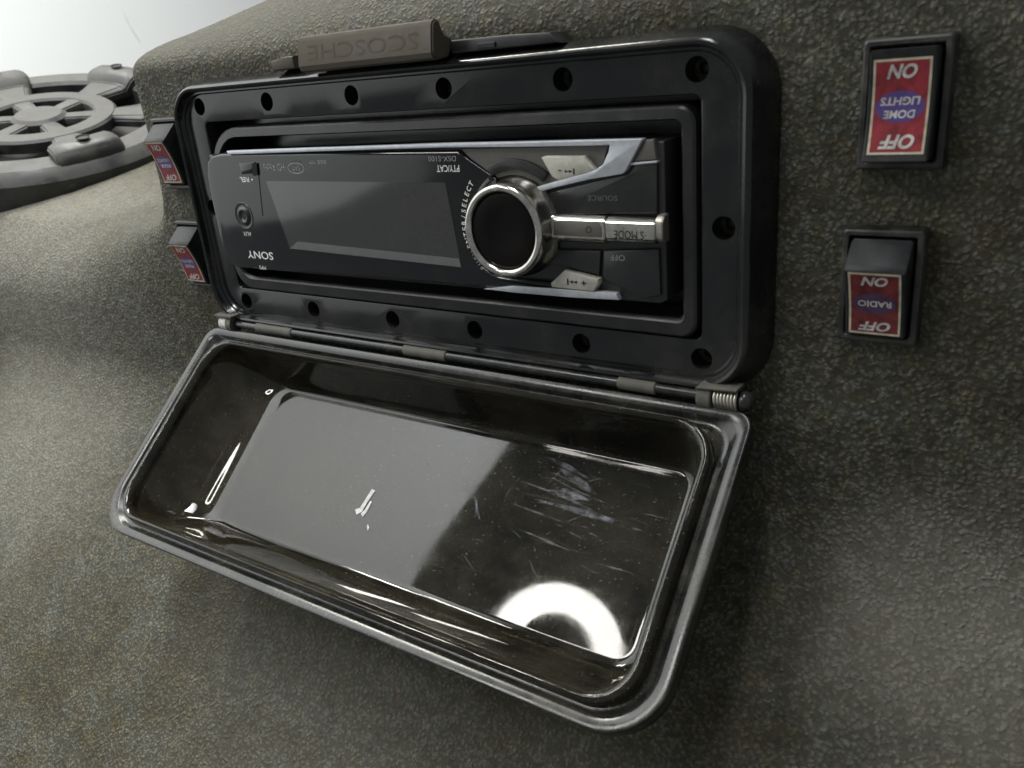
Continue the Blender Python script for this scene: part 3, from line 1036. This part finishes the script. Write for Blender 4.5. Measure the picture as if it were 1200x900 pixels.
stext("logo_print", "SONY", 305, 299, 2.9, M['print_white'], bold=0.012, width=14.5)
stext("model_print", "DSX-S100", 518, 186, 1.5, M['print_grey'], width=10.5)
stext("button_print", "PTY/CAT", 525, 197.5, 2.0, M['print_white'], bold=0.01, width=8.6)
stext("button_print", "• REL", 289, 210.5, 1.7, M['print_white'], bold=0.02, width=7.2)
stext("jack_print", "AUX", 290, 274, 1.6, M['print_white'], bold=0.0, width=4.4)
stext("badge_print", "MP3", 308, 313.5, 1.5, M['print_white'], width=3.6)
badge = ppoly([(302, 311), (316, 312), (317, 317), (303, 316)])
stext("logo_print", "HD Radio", 321, 196, 2.4, M['print_grey'], width=11.0)
stext("logo_print", "SAT", 347, 197, 1.5, M['print_grey'], width=4.0)
ox, oz = pf(347, 197)
def oval(cx, cz, rx, rz, w, y):
    n = 36
    bm = bmesh.new()
    o_ = [bm.verts.new(Vector((cx + rx * math.cos(2 * math.pi * i / n), y, cz + rz * math.sin(2 * math.pi * i / n))) * MM) for i in range(n)]
    i_ = [bm.verts.new(Vector((cx + (rx - w) * math.cos(2 * math.pi * i / n), y, cz + (rz - w) * math.sin(2 * math.pi * i / n))) * MM) for i in range(n)]
    for i in range(n):
        j = (i + 1) % n
        bm.faces.new((o_[i], o_[j], i_[j], i_[i]))
    return mesh_from_bm(bm)


obj("logo_print", oval(ox, oz, 4.2, 1.9, 0.35, SF - 0.08), M['print_grey'], STEREO)
stext("logo_print", "READY", 347, 189.5, 0.8, M['print_dim'], width=5.0)
stext("logo_print", "BBE MP", 372, 190, 1.2, M['print_grey'], width=8.0)
stext("mode_print", "·S MODE", 738, 275.5, 2.2, M['print_black'], parent=mode, y=SF - 3.4, dy=-0.1, width=9.2)
stext("seek_print", "+ ▸▸I", 676, 331, 1.8, M['print_black'], y=SF - 0.9, dy=-0.1, bold=0.02, width=6.4)
stext("seek_print", "I◂◂ -", 664, 201, 1.6, M['print_black'], y=SF - 0.9, dy=-0.1, bold=0.02, width=5.0)
stext("off_print", "OFF", 724, 302, 1.6, M['print_grey'], y=SF + 0.4, dy=-0.1, width=4.4)
stext("off_print", "SOURCE", 706, 232, 1.4, M['print_dim'], y=SF + 0.4, dy=-0.1, width=9.0)
stext("dim_print", "O", 690, 269, 1.8, M['print_black'], y=SF - 2.9, dy=-0.1)


# lettering bent round the knob
def arc_text(name, s, r, a0, a1, size, mat):
    allv, allf = [], []
    n = len(s)
    for i, ch in enumerate(s):
        if ch == ' ':
            continue
        vs, fs = text_points(ch, size, bold=0.01)
        a = R(a0 + (a1 - a0) * i / (n - 1))
        ca, sa = math.cos(a), math.sin(a)
        # baseline direction runs clockwise (as seen from the front), letter tops point outwards
        tx, tz = math.sin(a), -math.cos(a)
        base = len(allv)
        for v in vs:
            allv.append(Vector((kx + ca * (r + v.y) + tx * v.x, SF - 0.1, kz + sa * (r + v.y) + tz * v.x)) * MM)
        allf += [tuple(base + k for k in f) for f in fs]
    me = bpy.data.meshes.new(name)
    me.from_pydata(allv, [], allf)
    return obj(name, me, mat, STEREO)


arc_text("arc_print", "ENTER/SELECT", 19.2, 200, 141, 1.6, M['print_white'])
arc_text("arc_print", "PUSH", 19.0, 223, 207, 1.4, M['print_grey'])


# ---------------------------------------------------------------- rocker switches
def switch(cx, cz, tilt, lines, label, seed):
    T = empty("rocker_switch", (cx, FACE_Y, cz), label, "switch", "rocker switches beside the radio housing")
    base = FACE_Y
    front = 2.4
    rg = [(9.3, 14.2, 1.0, base + 1.2, cx, cz), (9.2, 14.1, 1.0, base - 1.6, cx, cz), (8.9, 13.7, 0.9, front, cx, cz), (8.5, 13.3, 0.8, front - 0.3, cx, cz), (7.7, 12.5, 0.6, front - 0.3, cx, cz), (7.4, 12.2, 0.5, front, cx, cz), (7.3, 12.1, 0.5, base + 0.8, cx, cz)]
    obj("frame", loft(rg, wrap=True, ncorner=4, nside=3), M['switch_frame'], T, 30)

    zr = 5.6
    za, zb = (-9.9, 9.7) if tilt < 0 else (-11.0, 5.2)

    def d(z):
        if tilt < 0:
            return 3.4 + tilt * z + 0.014 * z * z
        if z > zr:
            return 7.2 + (0.8 - 7.2) * (z - zr) / (11.6 - zr)
        t = (zr - z) / (zr + 11.6)
        return 7.2 + (2.0 - 7.2) * t - 3.4 * t * (1 - t)

    # rocker body: profile along z, slightly proud, bevelled long edges
    bm = bmesh.new()
    hz = 11.6
    rows = []
    zs = [-hz + 2 * hz * i / 20 for i in range(21)]
    if tilt > 0:
        zs = sorted([z for z in zs if abs(z - zr) > 0.5] + [zr - 0.25, zr + 0.25])
    for z in zs:
        yy = front - d(z)
        edge = 0.35
        rows.append([bm.verts.new(Vector((cx + sx, y, cz + z)) * MM) for sx, y in ((-6.9, base - 0.5), (-6.7, yy + edge), (-6.3, yy), (6.3, yy), (6.7, yy + edge), (6.9, base - 0.5))])
    for a, b in zip(rows[:-1], rows[1:]):
        for k in range(5):
            bm.faces.new((a[k], a[k + 1], b[k + 1], b[k]))
        bm.faces.new((a[5], a[0], b[0], b[5]))
    bm.faces.new(rows[0])
    bm.faces.new(rows[-1])
    bmesh.ops.recalc_face_normals(bm, faces=bm.faces)
    endedges = [e for e in bm.edges if len(e.link_faces) == 2 and (len(e.link_faces[0].verts) > 4) != (len(e.link_faces[1].verts) > 4)]
    bmesh.ops.bevel(bm, geom=endedges, offset=0.35 * MM, segments=2, affect='EDGES')
    rk = obj("rocker", mesh_from_bm(bm), M['switch'], T, 35)

    def on_face(x, z, lift):
        return Vector((cx + x, front - d(z) - lift, cz + z)) * MM

    def patch(hw, z0, z1, lift, mat, name, parent, thick=0.0):
        bm = bmesh.new()
        m = 14
        rws = []
        for i in range(m + 1):
            z = z0 + (z1 - z0) * i / m
            rws.append((bm.verts.new(on_face(-hw, z, lift)), bm.verts.new(on_face(hw, z, lift))))
        for a, b in zip(rws[:-1], rws[1:]):
            bm.faces.new((a[0], a[1], b[1], b[0]))
        ext = bmesh.ops.extrude_face_region(bm, geom=list(bm.faces))
        for v in ext['geom']:
            if isinstance(v, bmesh.types.BMVert):
                v.co.y += 0.10 * MM
        return obj(name, mesh_from_bm(bm), mat, parent)

    st = patch(5.75, za, zb, 0.14, M['cream_edge'], "label_sticker", rk)
    st["label"] = "red sticker with white upside-down lettering and purple oval"
    # the printed layer is a sub-part like the lettering
    def sub(name, pts_fn, mat, lift):
        return None
    patch(5.25, za + .5, zb - .5, 0.19, M['red_faded' if len(lines) == 1 else 'red'], "label_print", rk)
    # oval
    bm = bmesh.new()
    nn = 40
    zm = (za + zb) / 2
    f_ = (zb - za) / 19.6
    cvs = bm.verts.new(on_face(0, zm, 0.25))
    ring = [bm.verts.new(on_face(4.9 * math.cos(2 * math.pi * i / nn), zm + 3.3 * f_ * math.sin(2 * math.pi * i / nn), 0.25)) for i in range(nn)]
    for i in range(nn):
        bm.faces.new((cvs, ring[i], ring[(i + 1) % nn]))
    obj("label_oval", mesh_from_bm(bm), M['purple_faded' if len(lines) == 1 else 'purple'], rk)

    def ftext(s, z, size, width, shear, bold):
        def xf(v):
            return on_face(-v.x, zm + (z - v.y) * f_, 0.31) / MM
        text_obj("label_lettering", s, size, M['label_white'], rk, xf, width=width, shear=shear, bold=bold)

    ftext("ON", 7.2, 3.0, 6.0, 0.28, 0.035)
    ftext("OFF", -7.2, 3.0, 7.2, 0.28, 0.035)
    if len(lines) == 1:
        ftext(lines[0], 0.0, 1.9, 7.4, 0.0, 0.02)
    else:
        ftext(lines[0], -1.55, 1.7, 6.4, 0.12, 0.025)
        ftext(lines[1], 1.15, 1.7, 8.0, 0.12, 0.025)
    return T


switch(143.6, 27.0, -0.05, ["DOME", "LIGHTS"], "black rocker switch with red DOME LIGHTS sticker, above the radio switch", 1)
switch(141.6, -14.4, 0.32, ["RADIO"], "rocker switch with faded red RADIO sticker, under the dome lights switch", 2)
switch(-126.5, 20.5, 0.36, ["REAR", "LIGHTS"], "rocker switch with red REAR LIGHTS sticker, beside the speaker grille fold", 3)
switch(-126.2, -20.3, 0.36, ["FRONT", "LIGHTS"], "rocker switch with red FRONT LIGHTS sticker, above the white hinge bushing", 4)


# ---------------------------------------------------------------- speaker grille
def grille():
    K = 1.12
    C0 = Vector((-411.0, 100.0, 33.0))
    n = Vector((0.235, -0.18, 0.955)).normalized()
    e1 = Vector((0, 1, 0)); e1 = (e1 - n * e1.dot(n)).normalized()
    e2 = n.cross(e1)
    G = empty("speaker_grille", C0 - n * 18, "grey plastic round speaker grille with spokes, left of the coated fold", "speaker grille")

    def P(r, a, h=0.0):
        return C0 + (e1 * math.cos(a) + e2 * math.sin(a)) * r * K + n * h * K

    def ring(name, prof, mat, seg, closed=True):
        obj(name, lathe([(r * K, h * K) for r, h in prof], C0, n, seg, closed), mat, G, 28)

    ring("rim", [(66, -6), (66, 1.0), (68, 3.0), (84, 3.0), (87.5, 0.5), (90, -3), (90.5, -26), (66, -26)], M['grille'], 80)
    ring("inner_ring", [(30, -3), (30, 2.6), (31.5, 4.0), (42, 4.0), (43.5, 2.6), (43.5, -3)], M['grille'], 56)
    ring("hub", [(0, 5.0), (13, 5.0), (15.5, 3.0), (15.5, -3), (0, -3)], M['grille'], 40, False)
    ring("cone", [(0, -19), (20, -18), (60, -12), (70, -9)], M['cone'], 48, False)
    N = 6
    for k in range(N):
        a = 2 * math.pi * (k + SPOKE) / N
        bm = bmesh.new()
        rows = []
        stn = [(12, 5.5, 3.2), (28, 6.5, 3.2), (40, 8.0, 3.4), (52, 11.5, 3.6), (62, 15.0, 4.0), (66, 17.0, 8.6), (70, 18.0, 10.4), (79, 18.5, 10.4), (83, 18.5, 8.0), (85, 18.0, 3.2)]
        for (r, hw, top) in stn:
            row = []
            for q, f in ((-1.0, -3.0), (-1.0, top - 2.2), (-0.8, top), (-0.3, top + 0.2), (0.3, top + 0.2), (0.8, top), (1.0, top - 2.2), (1.0, -3.0)):
                row.append(bm.verts.new(P(r, a + q * hw / r, f) * MM))
            rows.append(row)
        for A, B in zip(rows[:-1], rows[1:]):
            for j in range(7):
                bm.faces.new((A[j], A[j + 1], B[j + 1], B[j]))
            bm.faces.new((A[7], A[0], B[0], B[7]))
        bm.faces.new(rows[0])
        bm.faces.new(rows[-1])
        bmesh.ops.recalc_face_normals(bm, faces=bm.faces)
        bmesh.ops.bevel(bm, geom=[e for e in bm.edges if e.calc_face_angle(0) > R(25)], offset=0.9 * MM, segments=2, affect='EDGES')
        sp = obj("spoke", mesh_from_bm(bm), M['grille'], G, 40)
        hc = P(74.5, a, 11.9)
        obj("screw_recess", lathe([(0, -0.6), (3.4, -0.6), (4.2, 0.3)], hc, n, 18), M['cone'], sp)
    for a in (R(-112), R(-172), R(128)):
        c = P(90.2, a, -11)
        obj("screw_slot", lathe([(0, 1.2), (5, 1.0), (6.4, 0)], c, (P(91, a, -11) - P(80, a, -11)).normalized(), 20), M['cone'], G, 40)


SPOKE = 0.30
grille()

# ---------------------------------------------------------------- ring lamp overhead (seen only as a reflection)
def ring_lamp():
    L = LAMP_POS / MM
    n = (Vector((60, -40, -106)) - L).normalized()
    T = empty("ring_lamp", L, "white circular tube lamp hanging over the radio housing", "lamp")
    u = n.orthogonal().normalized()
    w = n.cross(u)
    path = [L + (u * math.cos(2 * math.pi * i / 64) + w * math.sin(2 * math.pi * i / 64)) * 86 for i in range(64)]
    obj("tube", tube(path, 24, 14, True), M['lamp'], T, 60)
    obj("holder", tube([L - n * 16 + u * 88, L - n * 40 + u * 60, L - n * 44, L - n * 40 - u * 60, L - n * 16 - u * 88], 4, 8), M['cone'], T, 40)


ring_lamp()
